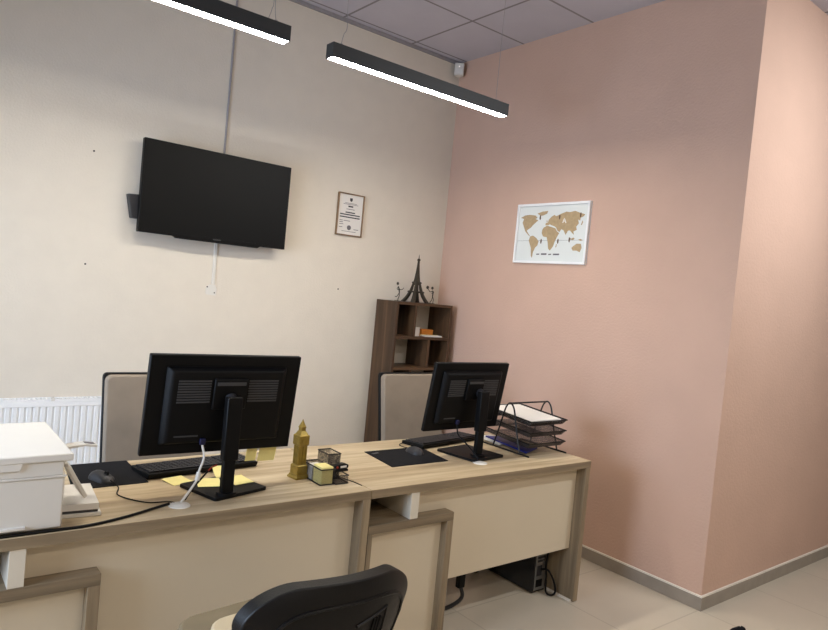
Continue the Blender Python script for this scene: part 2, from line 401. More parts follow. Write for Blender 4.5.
def stick_figure(cx, cy, z, label, J, skirt=False):
    t = thing('wire_figurine', label, 'figurine', (cx, cy, z), group='thin wire figurines beside the tower')
    def P(u, v): return (cx + u, cy, z + v)
    MB().box(cx - .02, cx + .02, cy - .014, cy + .014, z, z + .004).build('base_plate', 'bronze', t)
    MB().tube(spline([P(*q) for q in J['body']], 5), [.004] * 1 + [.0045] * (5 * (len(J['body']) - 1) - 1) + [.004], 7).build('torso', 'bronze', t)
    MB().ell(P(*J['head']), (.0095, .009, .0115), 12, 8).build('head', 'bronze', t)
    for k in ('armA', 'armB'): MB().tube(spline([P(*q) for q in J[k]], 4), .0026, 6).build('arm', 'bronze', t)
    for k in ('legA', 'legB'): MB().tube(spline([P(*q) for q in J[k]], 4), .0028, 6).build('leg', 'bronze', t)
    if 'ball' in J: MB().ell(P(*J['ball']), (.011, .011, .013), 12, 8).build('held_ball', 'bronze', t)
stick_figure(-.51, -.14, 1.465, 'thin dark wire figurine left of the tower figurine, one arm reaching right', dict(
    body=[(.01, .062), (.006, .085), (-.004, .108)], head=(-.012, .128), armA=[(-.004, .106), (.012, .086), (.034, .088), (.046, .1)],
    armB=[(-.004, .106), (-.014, .09), (0, .082)], legA=[(.01, .062), (.012, .04), (.004, .02), (.002, .003)], legB=[(.01, .062), (-.004, .042), (-.016, .03), (-.026, .034)]))
stick_figure(-.185, -.14, 1.465, 'thin dark wire figurine right of the tower figurine, holding up a ball', dict(
    body=[(.006, .055), (.008, .08), (.004, .1)], head=(-.002, .12), armA=[(.004, .1), (-.02, .09), (-.034, .1), (-.044, .112)],
    armB=[(.004, .1), (.014, .085), (-.006, .08)], legA=[(.006, .055), (.002, .03), (-.012, .012), (-.014, .003)], legB=[(.006, .055), (.018, .034), (.016, .016), (.016, .003)], ball=(-.05, .122)))

# ------------------------------------------------------------------ television and the wall around it
def television():
    x0, x1, z0, z1 = -2.372, -1.446, 1.737, 2.271
    t = thing('television', 'black flat television mounted on the cream wall', 'television', ((x0 + x1) / 2, 0, z0))
    B(x0, x1, -.108, -.07, z0, z1).build('casing', 'black', t, .003)
    B(x0 + .009, x1 - .009, -.1092, -.1078, z0 + .016, z1 - .009).build('screen', 'screen', t)
    MB().prism([(x0 + .20, z0), (x1 - .17, z0), (x1 - .19, z0 - .012), (x0 + .22, z0 - .012)], 'xz', -.106, -.085).build('bottom_strip', 'black', t)
    m = B(-1.93, -1.882, -.1096, -.108, z0 + .004, z0 + .011).build('logo_plate', 'grey_plastic', t); m['label'] = 'tiny grey maker mark'
    B(-2.1, -1.72, -.07, -.045, z0 + .1, z0 + .42).build('rear_housing', 'black', t, .004)
    B(-2.0, -1.82, -.045, -.001, z0 + .15, z0 + .37).build('wall_plate', 'black_metal', t)
    MB().prism([(-2.425, 1.945), (-2.28, 1.955), (-2.28, 1.808), (-2.398, 1.812)], 'xz', -.062, -.012).box(-2.3, -1.99, -.04, -.02, 1.85, 1.9).build('bracket_arm', 'charcoal', t, .003)
television()
t = MB().prism([(-1.869, 0), (-1.869, -.006), (-1.866, -.01), (-1.860, -.01), (-1.857, -.006), (-1.857, 0)], 'xy', 2.25, H - .022).build('cable_conduit', 'conduit'); tag(t, 'thin grey cable conduit rising from the television to the ceiling', 'conduit')
t = B(-1.876, -1.856, -.008, 0, 1.47, 1.79).build('cable_channel', 'white_plastic', bevel=.002); tag(t, 'white cable channel running down the wall below the television', 'conduit')
t = thing('wall_plate', 'small white plate with dark screw holes under the cable channel', 'plate', (-1.871, 0, 1.40))
MB().prism([(-1.905, 1.405), (-1.842, 1.4), (-1.838, 1.44), (-1.85, 1.468), (-1.888, 1.468), (-1.91, 1.44)], 'xz', -.004, 0).build('plate', 'white_plastic', t)
for x, z in ((-1.90, 1.452), (-1.868, 1.482), (-1.852, 1.418)): MB().cyl((x, 0, z), (x, -.0055, z), .0042, 10).build('screw', 'dark_hole', t)
for x, z, l in ((-2.608, 2.154, 'dark wall plug in the cream wall above left of the television'), (-2.608, 1.524, 'dark wall plug in the cream wall below left of the television'), (-.944, 1.512, 'dark wall plug in the cream wall below the framed certificate')):
    t = MB().cyl((x, 0, z), (x, -.003, z), .005, 12).build('wall_plug', 'dark_hole'); tag(t, l, 'wall plug', 'dark plugs left in the cream wall')
t = thing('motion_sensor', 'small white motion sensor high in the room corner', 'sensor', (-.05, -.05, 3.25))
Tm = Matrix.Translation((-.055, -.055, 0)) @ Matrix.Rotation(-PI / 4, 4, 'Z')
MB().prism([(-.036, -.028), (.036, -.028), (.036, .01), (.012, .034), (-.012, .034), (-.036, .01)], 'xy', 3.255, 3.348, Tm).build('housing', 'white_plastic', t, .004)
MB().box(-.026, .026, -.031, -.028, 3.268, 3.30, Tm).build('lens', 'paper', t)
MB().box(-.004, .004, -.0302, -.028, 3.316, 3.324, Tm).build('indicator', 'led', t)

def frame_bars(mb, x0, x1, z0, z1, w, y0, y1, plane):
    for a, b, c, d in ((x0, x1, z0, z0 + w), (x0, x1, z1 - w, z1), (x0, x0 + w, z0 + w, z1 - w), (x1 - w, x1, z0 + w, z1 - w)):
        mb.prism([(a, c), (b, c), (b, d), (a, d)], plane, y0, y1)
    return mb
def certificate():
    x0, x1, z0, z1 = -1.014, -.796, 1.896, 2.196; cx = (x0 + x1) / 2
    t = thing('certificate', 'white certificate in a thin wooden frame, right of the television', 'certificate', (cx, 0, z0))
    frame_bars(MB(), x0, x1, z0, z1, .0075, -.018, 0, 'xz').build('frame', 'frame_wood', t, .001)
    B(x0 + .0075, x1 - .0075, -.008, -.002, z0 + .0075, z1 - .0075).build('sheet', 'paper', t)
    def line(a, b, z, h, m, nm): B(a, b, -.0088, -.008, z, z + h).build(nm, m, t)
    MB().prism([(cx - .011, 2.165), (cx + .011, 2.165), (cx + .011, 2.148), (cx, 2.138), (cx - .011, 2.148)], 'xz', -.0088, -.008).build('crest', 'ink_dark', t)
    for k, (a, b, z, h, m) in enumerate(((-.05, .05, 2.126, .003, 'ink'), (-.062, .062, 2.118, .003, 'ink'), (-.02, .02, 2.100, .010, 'ink_dark'), (-.034, .034, 2.083, .004, 'ink'), (-.04, .04, 2.058, .008, 'ink_dark'),
        (-.084, .084, 2.042, .008, 'ink_dark'), (-.084, .084, 2.024, .008, 'ink_dark'), (-.084, -.058, 2.0, .004, 'ink'), (-.05, .005, 2.0, .004, 'ink'), (-.084, -.055, 1.988, .004, 'ink'), (-.084, -.05, 1.974, .004, 'ink'),
        (-.084, -.055, 1.952, .004, 'ink'), (.04, .08, 1.944, .004, 'ink'), (-.06, .06, 1.926, .003, 'ink'))):
        line(cx + a, cx + b, z, h, m, 'text_line')
    MB().cyl((cx, -.008, 1.955), (cx, -.0088, 1.955), .017, 20).build('round_stamp', 'ink', t)
certificate()
LAND = {'NA': [(0.04, 0.315), (0.078, 0.331), (0.122, 0.334), (0.172, 0.328), (0.192, 0.313), (0.175, 0.304), (0.201, 0.294), (0.182, 0.281), (0.156, 0.261), (0.14, 0.245), (0.111, 0.231), (0.106, 0.222), (0.123, 0.203), (0.142, 0.184), (0.128, 0.191), (0.093, 0.219), (0.073, 0.255), (0.06, 0.279), (0.069, 0.307)],
 'GR': [(0.189, 0.341), (0.235, 0.353), (0.282, 0.356), (0.273, 0.338), (0.239, 0.326), (0.217, 0.324)],
 'SA': [(0.142, 0.184), (0.166, 0.19), (0.198, 0.174), (0.222, 0.151), (0.215, 0.123), (0.197, 0.109), (0.181, 0.077), (0.176, 0.037), (0.166, 0.049), (0.159, 0.104), (0.133, 0.156)],
 'AF': [(0.256, 0.243), (0.284, 0.256), (0.326, 0.246), (0.358, 0.237), (0.376, 0.214), (0.394, 0.206), (0.38, 0.182), (0.362, 0.146), (0.354, 0.119), (0.329, 0.088), (0.313, 0.101), (0.304, 0.142), (0.291, 0.178), (0.258, 0.183), (0.243, 0.206), (0.246, 0.229)],
 'EU': [(0.269, 0.259), (0.27, 0.273), (0.29, 0.279), (0.293, 0.295), (0.317, 0.316), (0.338, 0.327), (0.357, 0.318), (0.4, 0.334), (0.438, 0.346), (0.466, 0.341), (0.509, 0.348), (0.554, 0.333), (0.59, 0.324), (0.581, 0.311), (0.558, 0.303), (0.555, 0.283), (0.538, 0.292), (0.547, 0.266), (0.528, 0.245), (0.536, 0.225), (0.51, 0.214), (0.516, 0.193), (0.501, 0.204), (0.482, 0.221), (0.465, 0.22), (0.449, 0.193), (0.429, 0.222), (0.408, 0.231), (0.396, 0.212), (0.379, 0.22), (0.361, 0.244), (0.345, 0.252), (0.324, 0.258), (0.306, 0.265), (0.293, 0.259)],
 'AU': [(0.507, 0.107), (0.522, 0.12), (0.547, 0.135), (0.58, 0.134), (0.589, 0.108), (0.576, 0.08), (0.553, 0.09), (0.521, 0.09)],
 'MA': [(0.373, 0.109), (0.377, 0.129), (0.384, 0.135), (0.381, 0.113)], 'JP': [(0.564, 0.257), (0.571, 0.272), (0.573, 0.285), (0.58, 0.274), (0.572, 0.255)],
 'UK': [(0.275, 0.283), (0.278, 0.295), (0.287, 0.282)], 'ID': [(0.476, 0.177), (0.5, 0.168), (0.515, 0.175), (0.527, 0.167), (0.512, 0.158), (0.487, 0.163)], 'NG': [(0.555, 0.161), (0.576, 0.166), (0.59, 0.156), (0.572, 0.153)]}
def world_map():
    Y0, Z0, w, h = -.792, 1.816, .62, .407
    t = thing('world_map', 'framed world map with tan continents hanging on the pink wall', 'picture', (0, Y0 - w / 2, Z0))
    def P(u, v): return (Y0 - u + .014, Z0 + v)
    frame_bars(MB(), Y0 - w, Y0, Z0, Z0 + h, .016, -.022, 0, 'yz').build('frame', 'white_paint', t, .0015)
    B(-.006, -.001, Y0 - w + .016, Y0 - .016, Z0 + .016, Z0 + h - .016).build('map_sheet', 'map_paper', t)
    land = MB()
    for k, poly in LAND.items(): land.prism([P(min(.6, u), v) for u, v in poly], 'yz', -.0072, -.006)
    o = land.build('continents', 'tan', t, 0, False); o['label'] = 'tan continents'
    MB().prism([P(.03, .1535), P(.595, .1575), P(.595, .159), P(.03, .155)], 'yz', -.0066, -.006).build('equator_line', 'ink', t, 0, False)
    for u, v in ((.217, .313), (.386, .312), (.556, .32), (.244, .151), (.39, .151), (.484, .16)):
        MB().prism([P(u + .006 * math.cos(a) , v + .017 * math.sin(a)) for a in [2 * PI * k / 10 for k in range(10)]], 'yz', -.0078, -.006).build('marker', 'pin', t, 0, False)
    for q in ([(.412, .272), (.42, .272), (.43, .302), (.424, .304)], [(.428, .300), (.434, .296), (.446, .272), (.438, .27)], [(.418, .282), (.44, .28), (.44, .286), (.42, .288)]):
        MB().prism([P(*a) for a in q], 'yz', -.008, -.006).build('white_marker', 'paper', t, 0, False)
    x = .213                                                        # the caption is too blurred to read: faint word shapes
    for wd, hh in ((.026, .008), (.048, .011), (.024, .008), (.052, .010)):
        MB().prism([P(x, .058), P(x + wd, .059), P(x + wd, .059 + hh), P(x, .058 + hh)], 'yz', -.0066, -.006).build('caption_word', 'ink', t, 0, False); x += wd + .016
world_map()

# ------------------------------------------------------------------ radiator
def radiator():
    x0, x1, z0, z1, yf, yb = -3.62, -2.42, .16, .785, -.10, -.045
    t = thing('radiator', 'white ribbed panel radiator on the cream wall behind the printer', 'radiator', ((x0 + x1) / 2, 0, 0))
    poly = []; n = 36; p = (x1 - x0) / n
    prof = []
    for k in range(n):
        a = x0 + k * p
        prof += [(a, yf), (a + p * .55, yf), (a + p * .68, yf + .008), (a + p * .87, yf + .008)]
    prof.append((x1, yf))
    MB().prism(prof + [(x1, yf + .022), (x0, yf + .022)], 'xy', z0 + .03, z1 - .045).build('ribbed_panel', 'white_paint', t, 0, False)
    B(x0, x1, yf - .001, yf + .022, z1 - .046, z1 - .018).build('top_rail', 'white_paint', t, .004)
    B(x0, x1, yf - .001, yf + .022, z0, z0 + .031).build('bottom_rail', 'white_paint', t, .004)
    g = MB()
    for k in range(61):
        a = x0 + .004 + k * (x1 - x0 - .012) / 60; g.box(a, a + .005, yf + .006, yb + .008, z1 - .012, z1 - .006)
    g.box(x0, x1, yf, yf + .006, z1 - .018, z1 - .004).box(x0, x1, yb + .004, yb + .01, z1 - .018, z1 - .004).build('top_grille', 'white_paint', t, 0, False)
    B(x0, x1, yb - .012, yb + .01, z0, z1 - .018).build('rear_panel', 'white_paint', t)
    B(-2.745, -2.727, yf - .003, yf + .02, z1 - .014, z1 + .004).build('clip', 'white_plastic', t, .002)
    for a in (x0 + .15, x1 - .2): B(a, a + .04, yb + .01, 0, z0 + .1, z1 - .15).build('wall_bracket', 'white_paint', t)
    for a in (x1 - .05, x1 - .10): MB().cyl((a, -.07, .02), (a, -.07, z0 + .02), .009, 12).build('feed_pipe', 'white_paint', t)
    for a in (x1 - .05, x1 - .10): MB().cyl((a, -.07, 0), (a, -.07, .02), .02, 14).build('pipe_collar', 'white_plastic', t)
radiator()

# ------------------------------------------------------------------ chairs behind the desks
def guest_chair(x, y, label):
    t = thing('office_chair', label, 'chair', (x, y, 0), group='beige padded chairs behind the desks')
    w = .46; zt = 1.050; zb = .50; lean = .09
    def sheet(wd, z0, z1, y0, y1, r):
        mb = MB(); A = rrect(wd, z1 - z0, r, 5, 0, (z0 + z1) / 2)
        def yy(z): return (z - .5) / (zt - .5) * lean
        mb.loft([[Vector((x + u, y + yy(v) + q, v)) for u, v in A] for q in (y0, y1)])
        return mb
    sheet(w - .005, zb, zt, .012, .034, .02).build('back_shell', 'black', t, .004)
    c = sheet(w - .013, zb + .008, zt - .0065, -.03, .012, .03).build('back_cushion', 'velvet', t, .008, seg=3); c['label'] = 'beige velvet back cushion'
    s = MB(); s.prism(rrect(.48, .46, .06, 5, x, y - .24), 'xy', .42, .50).build('seat_cushion', 'velvet', t, .02, seg=3)
    MB().prism(rrect(.46, .44, .05, 5, x, y - .24), 'xy', .395, .42).build('seat_pan', 'black', t)
    for sx in (-.13, .13): MB().tube(spline([(x + sx, y - .1, .40), (x + sx, y + .02, .41), (x + sx, y + .055, .5), (x + sx, y + .075, .62)], 5), .011, 8).build('back_bracket', 'black_metal', t)
    MB().cyl((x, y - .24, .11), (x, y - .24, .395), .026, 16).build('gas_lift', 'black_metal', t)
    MB().cyl((x, y - .24, .07), (x, y - .24, .13), .036, 18).build('hub', 'black', t)
    for k in range(5):
        a = 2 * PI * k / 5 + .3; ex, ey = x + .27 * math.cos(a), y - .24 + .27 * math.sin(a)
        l = MB().tube([(x + .03 * math.cos(a), y - .24 + .03 * math.sin(a), .10), (ex, ey, .07)], [.02, .013], 8).build('base_leg', 'black', t)
        MB().cyl((ex - .012 * math.sin(a), ey + .012 * math.cos(a), .028), (ex + .012 * math.sin(a), ey - .012 * math.cos(a), .028), .028, 14).build('caster', 'black', l)
guest_chair(-2.466, -1.01, 'beige padded office chair behind the left monitor')
guest_chair(-.942, -1.01, 'beige padded office chair between right monitor and corner shelf')

# ------------------------------------------------------------------ black swivel chair in front
def swivel_chair():
    X, Y, rz = -2.5007, -2.712, .0959
    t = thing('swivel_chair', 'black swivel chair with beige seat in front of the left desk', 'chair', (X, Y, 0), rz)
    zt = .7922
    n = 14
    def outline(k, inset=0):
        pass
    # backrest shell: an x/z grid, curved around the sitter, winged at the upper corners
    def hwid(v, u=0): return .3192 - .1644 * (1 - v) - (.06 if u < 0 else .05) * max(0, (v - .6) / .4) ** 3.4
    def surf(u, v, off):
        a_, b_ = (abs(u) - .55) / .45, (v - .7) / .3          # round the upper corners
        if a_ > 0 and b_ > 0:
            a_, b_ = a_ * math.sqrt(1 - b_ * b_ / 2), b_ * math.sqrt(1 - a_ * a_ / 2)
            u = math.copysign(.55 + .45 * a_, u); v = .7 + .3 * b_
        w = hwid(v, u); x = u * w
        y = .1085 * u * u + .05 * (1 - v) ** 1.6 + .03 * math.sin(v * PI) * -1 + off
        z = .42 + (zt - .42) * v + -.0313 * abs(u) ** 2.219 * v - .0183 * u * v
        return Vector((x, y, z))
    nu, nv = 28, 24
    def shell(u0, u1, v0, v1, o0, o1):
        mb = MB(); G = []
        for o in (o0, o1):
            G.append([[mb.bm.verts.new(surf(u0 + (u1 - u0) * i / nu, v0 + (v1 - v0) * j / nv, o)) for i in range(nu + 1)] for j in range(nv + 1)])
        for g, flip in ((G[0], 0), (G[1], 1)):
            for j in range(nv):
                for i in range(nu): mb.face([g[j][i], g[j][i + 1], g[j + 1][i + 1], g[j + 1][i]])
        for j in range(nv):
            for i in (0, nu): mb.face([G[0][j][i], G[0][j + 1][i], G[1][j + 1][i], G[1][j][i]])
        for i in range(nu):
            for j in (0, nv): mb.face([G[0][j][i], G[0][j][i + 1], G[1][j][i + 1], G[1][j][i]])
        return mb
    shell(-1, 1, 0, 1, -.012, .034).build('back_shell', 'leather', t, .014, local=True, seg=3)
    r = []
    for i in range(33):
        a = 2 * PI * i / 32; u = .80 * math.copysign(abs(math.cos(a)) ** .5, math.cos(a)); v = .5 + .36 * math.copysign(abs(math.sin(a)) ** .5, math.sin(a))
        r.append(surf(u, v, -.013))
    MB().tube(r[:-1], .0055, 6, closed=True).build('edge_ridge', 'leather', t, local=True)
    for k, s_ in enumerate((.16, .24, .32)):
        pts = [surf(.12 + s_ * .6 - .25 * a, .72 - .6 * a + (0.0), -.0135) for a in [q / 8 for q in range(9)]]
        MB().tube(pts, .0045, 6).build('lumbar_rib', 'leather', t, local=True)
    pts = [surf(-.02, .70, -.0135), surf(.20, .735, -.0135), surf(.40, .77, -.0135), surf(.36, .6, -.0135), surf(.28, .4, -.0135)]
    MB().tube(pts, .004, 6).build('lumbar_rib', 'leather', t, local=True)
    sy = .352
    MB().prism(rrect(.49, .47, .09, 6, 0.030, sy), 'xy', .455, .492).build('seat_border', 'taupe', t, .014, local=True, seg=3)
    MB().prism(rrect(.35, .30, .07, 6, 0.030, sy), 'xy', .485, .505).build('seat_cushion', 'seat_cloth', t, .009, local=True, seg=3)
    MB().prism(rrect(.45, .43, .08, 6, 0.03, sy), 'xy', .43, .455).build('seat_pan', 'black', t, local=True)
    MB().tube(spline([(0, .06, .55), (0, .075, .44), (0, .12, .40), (0, .3, .415)], 5), .02, 8).build('back_bracket', 'black_metal', t, local=True)
    MB().box(-.09, .09, sy - .16, sy + .12, .40, .43).build('mechanism', 'black_metal', t, local=True)
    MB().cyl((0, sy, .11), (0, sy, .40), .026, 16).build('gas_lift', 'black_metal', t, local=True)
    MB().cyl((0, sy, .07), (0, sy, .13), .036, 18).build('hub', 'black', t, local=True)
    for k in range(5):
        a = 2 * PI * k / 5 + .3; ex, ey = .28 * math.cos(a), sy + .28 * math.sin(a)
        l = MB().tube([(.03 * math.cos(a), sy + .03 * math.sin(a), .10), (ex, ey, .07)], [.02, .013], 8).build('base_leg', 'black', t, local=True)
        MB().cyl((ex - .012 * math.sin(a), ey + .012 * math.cos(a), .028), (ex + .012 * math.sin(a), ey - .012 * math.cos(a), .028), .028, 14).build('caster', 'black', l, local=True)
swivel_chair()

# ------------------------------------------------------------------ monitors
def monitor(px, py, pz, w, h, tilt, yaw, colx, coly, bx, by, byaw, bw, bd, label, group):
    t = thing('monitor', label, 'monitor', (bx, by, .75), 0, group)
    Tb = Matrix.Translation((bx, by, .75)) @ Matrix.Rotation(byaw, 4, 'Z')
    MB().prism(rrect(bw, bd, .012, 4), 'xy', 0, .012, Tb).build('base', 'black', t, .002)
    T = Matrix.Translation((px, py, pz)) @ Matrix.Rotation(yaw, 4, 'Z') @ Matrix.Rotation(tilt, 4, 'X')
    # local frame: back of the screen faces -y
    p = MB().box(-w / 2, w / 2, 0, .022, -h / 2, h / 2, T).build('screen_panel', 'black', t, .004)
    MB().box(-w / 2 + .008, w / 2 - .008, .0215, .0232, -h / 2 + .016, h / 2 - .008, T).build('display', 'screen', p)
    rings = []
    for q, yy in ((.80, .0), (.76, -.018), (.72, -.026)):
        rings.append([T @ Vector((sx * w / 2 * q, yy, sz * h / 2 * q * .98 + .0)) for sx, sz in ((-1, -1), (1, -1), (1, 1), (-1, 1))])
    hs = MB().loft(rings).build('rear_housing', 'black', t, .004)
    for sx in (-1, 1):
        g = MB()
        for k in range(9):
            z = h * .27 - k * .0095; a, b = sorted((sx * w * .125, sx * w * .33))
            g.box(a, b, -.029, -.0255, z - .0055, z, T)
        o = g.build('vent_grille', 'grey_plastic', hs, 0, False); o['label'] = 'grey ribbed vent'
    MB().box(-w * .11, w * .11, -.040, -.0255, -h * .02, h * .29, T).build('stand_mount', 'black', t, .004)
    m = MB().box(-w * .095, w * .095, -.0425, -.0398, h * .225, h * .26, T).build('mount_clip', 'grey_plastic', hs, .001); m['label'] = 'light grey mount edge'
    MB().box(-w * .32, -w * .17, -.0275, -.0255, -h * .30, -h * .285, T).build('port_strip', 'grey_plastic', hs)
    MB().box(-w * .155, -w * .12, -.038, -.0255, -h * .38, -h * .32, T).build('video_plug', 'navy', t, .002)
    zt = pz + h * .17; cw = .022
    c0 = Vector((colx, coly, .76))
    ctop = T @ Vector((0, -.03, h * .12)); 
    cx = colx; cy = min(coly, ctop.y - .022)
    MB().box(cx - cw, cx + cw, cy - .012, cy + .012, .762, .90).build('column', 'black', t, .003)
    MB().box(cx - cw - .006, cx + cw + .006, cy - .018, cy + .016, .885, ctop.z).build('column_sleeve', 'black', t, .004)
    MB().cyl((cx, cy + .012, ctop.z - .02), tuple(T @ Vector((cx - px, -.035, h * .10))), .022, 14).build('tilt_hinge', 'charcoal', t)
    MB().cyl((cx, cy, .762), (cx, cy, .772), .036, 20).build('column_foot', 'black', t)
    return T
T1 = monitor(-2.496, -1.799, 1.072, .560, .362, .133, -.028, -2.494, -1.868, -2.462, -1.77, .27, .235, .215, 'black monitor seen from behind on the left desk', 'black monitors seen from behind')
T2 = monitor(-1.167, -1.672, 1.047, .501, .346, .160, .012, -1.135, -1.745, -1.115, -1.672, .14, .24, .25, 'black monitor seen from behind on the right desk', 'black monitors seen from behind')
w1, h1 = .560, .362
def hanging_note(u0, u1, drop, label, dx):
    A = [T1 @ Vector((u, yy, -h1 / 2 + vv)) for u, yy, vv in ((u0, .0236, .045), (u1, .0236, .045))]
    pts = [(u0, .0236, .030), (u1, .0236, .030), (u1 + dx, .030, -drop), (u0 + dx, .030, -drop)]
    mb = MB(); f = [T1 @ Vector((a, b, -h1 / 2 + c)) for a, b, c in pts]; g = [T1 @ Vector((a, b + .0008, -h1 / 2 + c)) for a, b, c in pts]
    mb.hexa(f + g); o = mb.build('sticky_note', 'yellow', smooth=False); tag(o, label, 'sticky note', 'yellow notes stuck to the left monitor')
hanging_note(.122, .164, .060, 'yellow sticky note hanging under the left monitor beside its stand', 0)
hanging_note(.176, .246, .064, 'yellow sticky note hanging under the right end of the left monitor', -.004)

# ------------------------------------------------------------------ keyboards, mice, pads
def keyboard(cx, cy, rz, L, D, label):
    z = .75
    t = thing('keyboard', label, 'keyboard', (cx, cy, z), rz, 'black keyboards')
    MB().prism([(-D / 2, .014), (-D / 2, .024), (D / 2, .018), (D / 2, 0), (-D / 2 + .01, 0)], 'yz', -L / 2, L / 2).build('case', 'black', t, .003, local=True)
    for r in range(6):
        y = D / 2 - .018 - r * (D - .03) / 6; zz = .017 + (D / 2 - y) / D * .006
        mb = MB(); n = 15 if L > .46 else 13
        for blk, (a, b, c) in enumerate(((-L / 2 + .008, L * .18, n), (L * .20, L * .31, 3), (L * .33, L / 2 - .008, 4))):
            p = (b - a) / c
            for k in range(c):
                if r == 5 and blk == 0 and 3 <= k <= 8:
                    if k == 3: mb.box(a + k * p + .001, a + 9 * p - .001, y - .016, y - .001, zz, zz + .007)
                    continue
                mb.box(a + k * p + .0015, a + (k + 1) * p - .0015, y - .016, y - .001, zz, zz + .007)
        mb.build('key_row', 'charcoal', t, 0, False, local=True)
    return t
keyboard(-2.458, -1.487, .10, .462, .165, 'black keyboard on the left desk between monitor and chair')
keyboard(-1.085, -1.412, .17, .47, .15, 'black keyboard on the right desk behind the right monitor')
t = MB().prism([(-2.905, -1.303), (-2.68, -1.303), (-2.684, -1.612), (-2.942, -1.618)], 'xy', .75, .753).build('mouse_pad', 'fabric_black', bevel=.001); tag(t, 'plain black mouse pad on the left desk beside the printer', 'mouse pad')
t = thing('mouse_pad', 'black mouse pad with a small pale logo on the right desk', 'mouse pad', (-1.47, -1.6, .75))
MB().prism([(-1.63, -1.474), (-1.285, -1.474), (-1.324, -1.742), (-1.662, -1.745)], 'xy', .75, .753).build('pad', 'fabric_black', t, .001)
MB().prism([(-1.618, -1.515), (-1.575, -1.505), (-1.575, -1.522), (-1.616, -1.532)], 'xy', .753, .7535).build('logo', 'grey_plastic', t, 0, False)
def mouse(cx, cy, rz, cord, label):
    t = thing('computer_mouse', label, 'mouse', (cx, cy, .753), rz, 'black wired mice')
    R = []
    for k in range(11):
        u = -1 + 2 * k / 10; y = .058 * u; q = max(.05, (1 - abs(u) ** 2.6)) ** .5; w = .033 * q * (1 - .1 * math.cos(u * PI)); hgt = .031 * q * (1 - .18 * u)
        R.append([Vector((w * math.cos(a) * (1 if abs(math.cos(a)) > 0 else 1), y, max(0, hgt * math.sin(a) ** 1.0 if math.sin(a) > 0 else 0))) for a in [PI * j / 10 for j in range(11)]])
    MB().loft(R).build('shell', 'charcoal', t, local=True)
    MB().cyl((-.004, .026, .029), (.004, .026, .029), .009, 12).build('scroll_wheel', 'black', t, local=True)
    c = MB().tube(spline(cord, 6), .0022, 6).build('cord', 'black', t)
mouse(-2.828, -1.535, PI + .35, [(-2.812, -1.59, .765), (-2.80, -1.65, .756), (-2.82, -1.73, .7535), (-2.76, -1.83, .7525), (-2.69, -1.85, .7525), (-2.672, -1.88, .7525)], 'black wired mouse on the plain pad beside the printer')
mouse(-1.395, -1.57, -.1, [(-1.39, -1.51, .763), (-1.385, -1.47, .757), (-1.36, -1.40, .7525), (-1.25, -1.35, .7525), (-1.22, -1.31, .7525)], 'black wired mouse on the pad with a pale logo')

# ------------------------------------------------------------------ cables and grommets
def grommet(x, y, label):
    t = thing('cable_grommet', label, 'grommet', (x, y, .75), 0, 'white cable grommets in the desktops')
    MB().cyl((x, y, .7500), (x, y, .7535), .036, 28, .033).build('flange', 'white_plastic', t)
    MB().ell((x, y, .7535), (.028, .028, .004), 20, 6, zmin=0).build('cap', 'white_plastic', t)
grommet(-2.668, -1.895, 'white cable grommet at the left monitor stand')
grommet(-1.190, -1.822, 'white cable grommet at the right monitor stand')
pl = T1 @ Vector((-.56 * .1375, -.032, -.362 * .375))
t = thing('video_cable', 'white video cable from the left monitor down to its grommet', 'cable', (-2.66, -1.89, .757))
MB().tube(spline([pl, pl + Vector((.006, -.012, -.045)), (-2.588, -1.84, .845), (-2.592, -1.845, .822), (-2.632, -1.873, .785), (-2.662, -1.892, .7605)], 6), .0042, 8).build('cord', 'white_plastic', t)
MB().tube([(-2.588, -1.841, .842), (-2.596, -1.847, .815)], .0085, 10).build('ferrite_bead', 'white_plastic', t)
t = thing('signal_cable', 'thin black and red cord slanting behind the left monitor stand', 'cable', (-2.64, -1.86, .757))
MB().tube(spline([(-2.642, -1.872, .7602), (-2.61, -1.845, .785), (-2.57, -1.825, .815), (-2.545, -1.815, .835)], 6), .0032, 8).build('black_sleeve', 'black', t)
r_ = MB().tube(spline([(-2.545, -1.815, .835), (-2.53, -1.81, .846), (-2.512, -1.81, .852)], 6), .0026, 8).build('red_sleeve', 'red', t); r_['label'] = 'red end of the cord'
t = MB().tube(spline([(-2.70, -1.885, .7575), (-2.76, -1.905, .7545), (-2.86, -1.95, .7545), (-2.97, -1.981, .7545), (-3.06, -1.983, .7545), (-3.2, -1.983, .7545), (-3.36, -1.983, .7545)], 8), .0045, 8).build('power_cable', 'black'); tag(t, 'black power cable along the left desk front edge past the printer', 'cable')
pl2 = T2 @ Vector((-.501 * .1375, -.032, -.346 * .375))
t = MB().tube(spline([pl2, pl2 + Vector((.002, -.012, -.05)), (pl2.x + .012, pl2.y - .045, .84), (-1.196, -1.79, .785), (-1.19, -1.812, .7605)], 6), .0036, 8).build('video_cable', 'black'); tag(t, 'black video cable from the right monitor down to its grommet', 'cable')

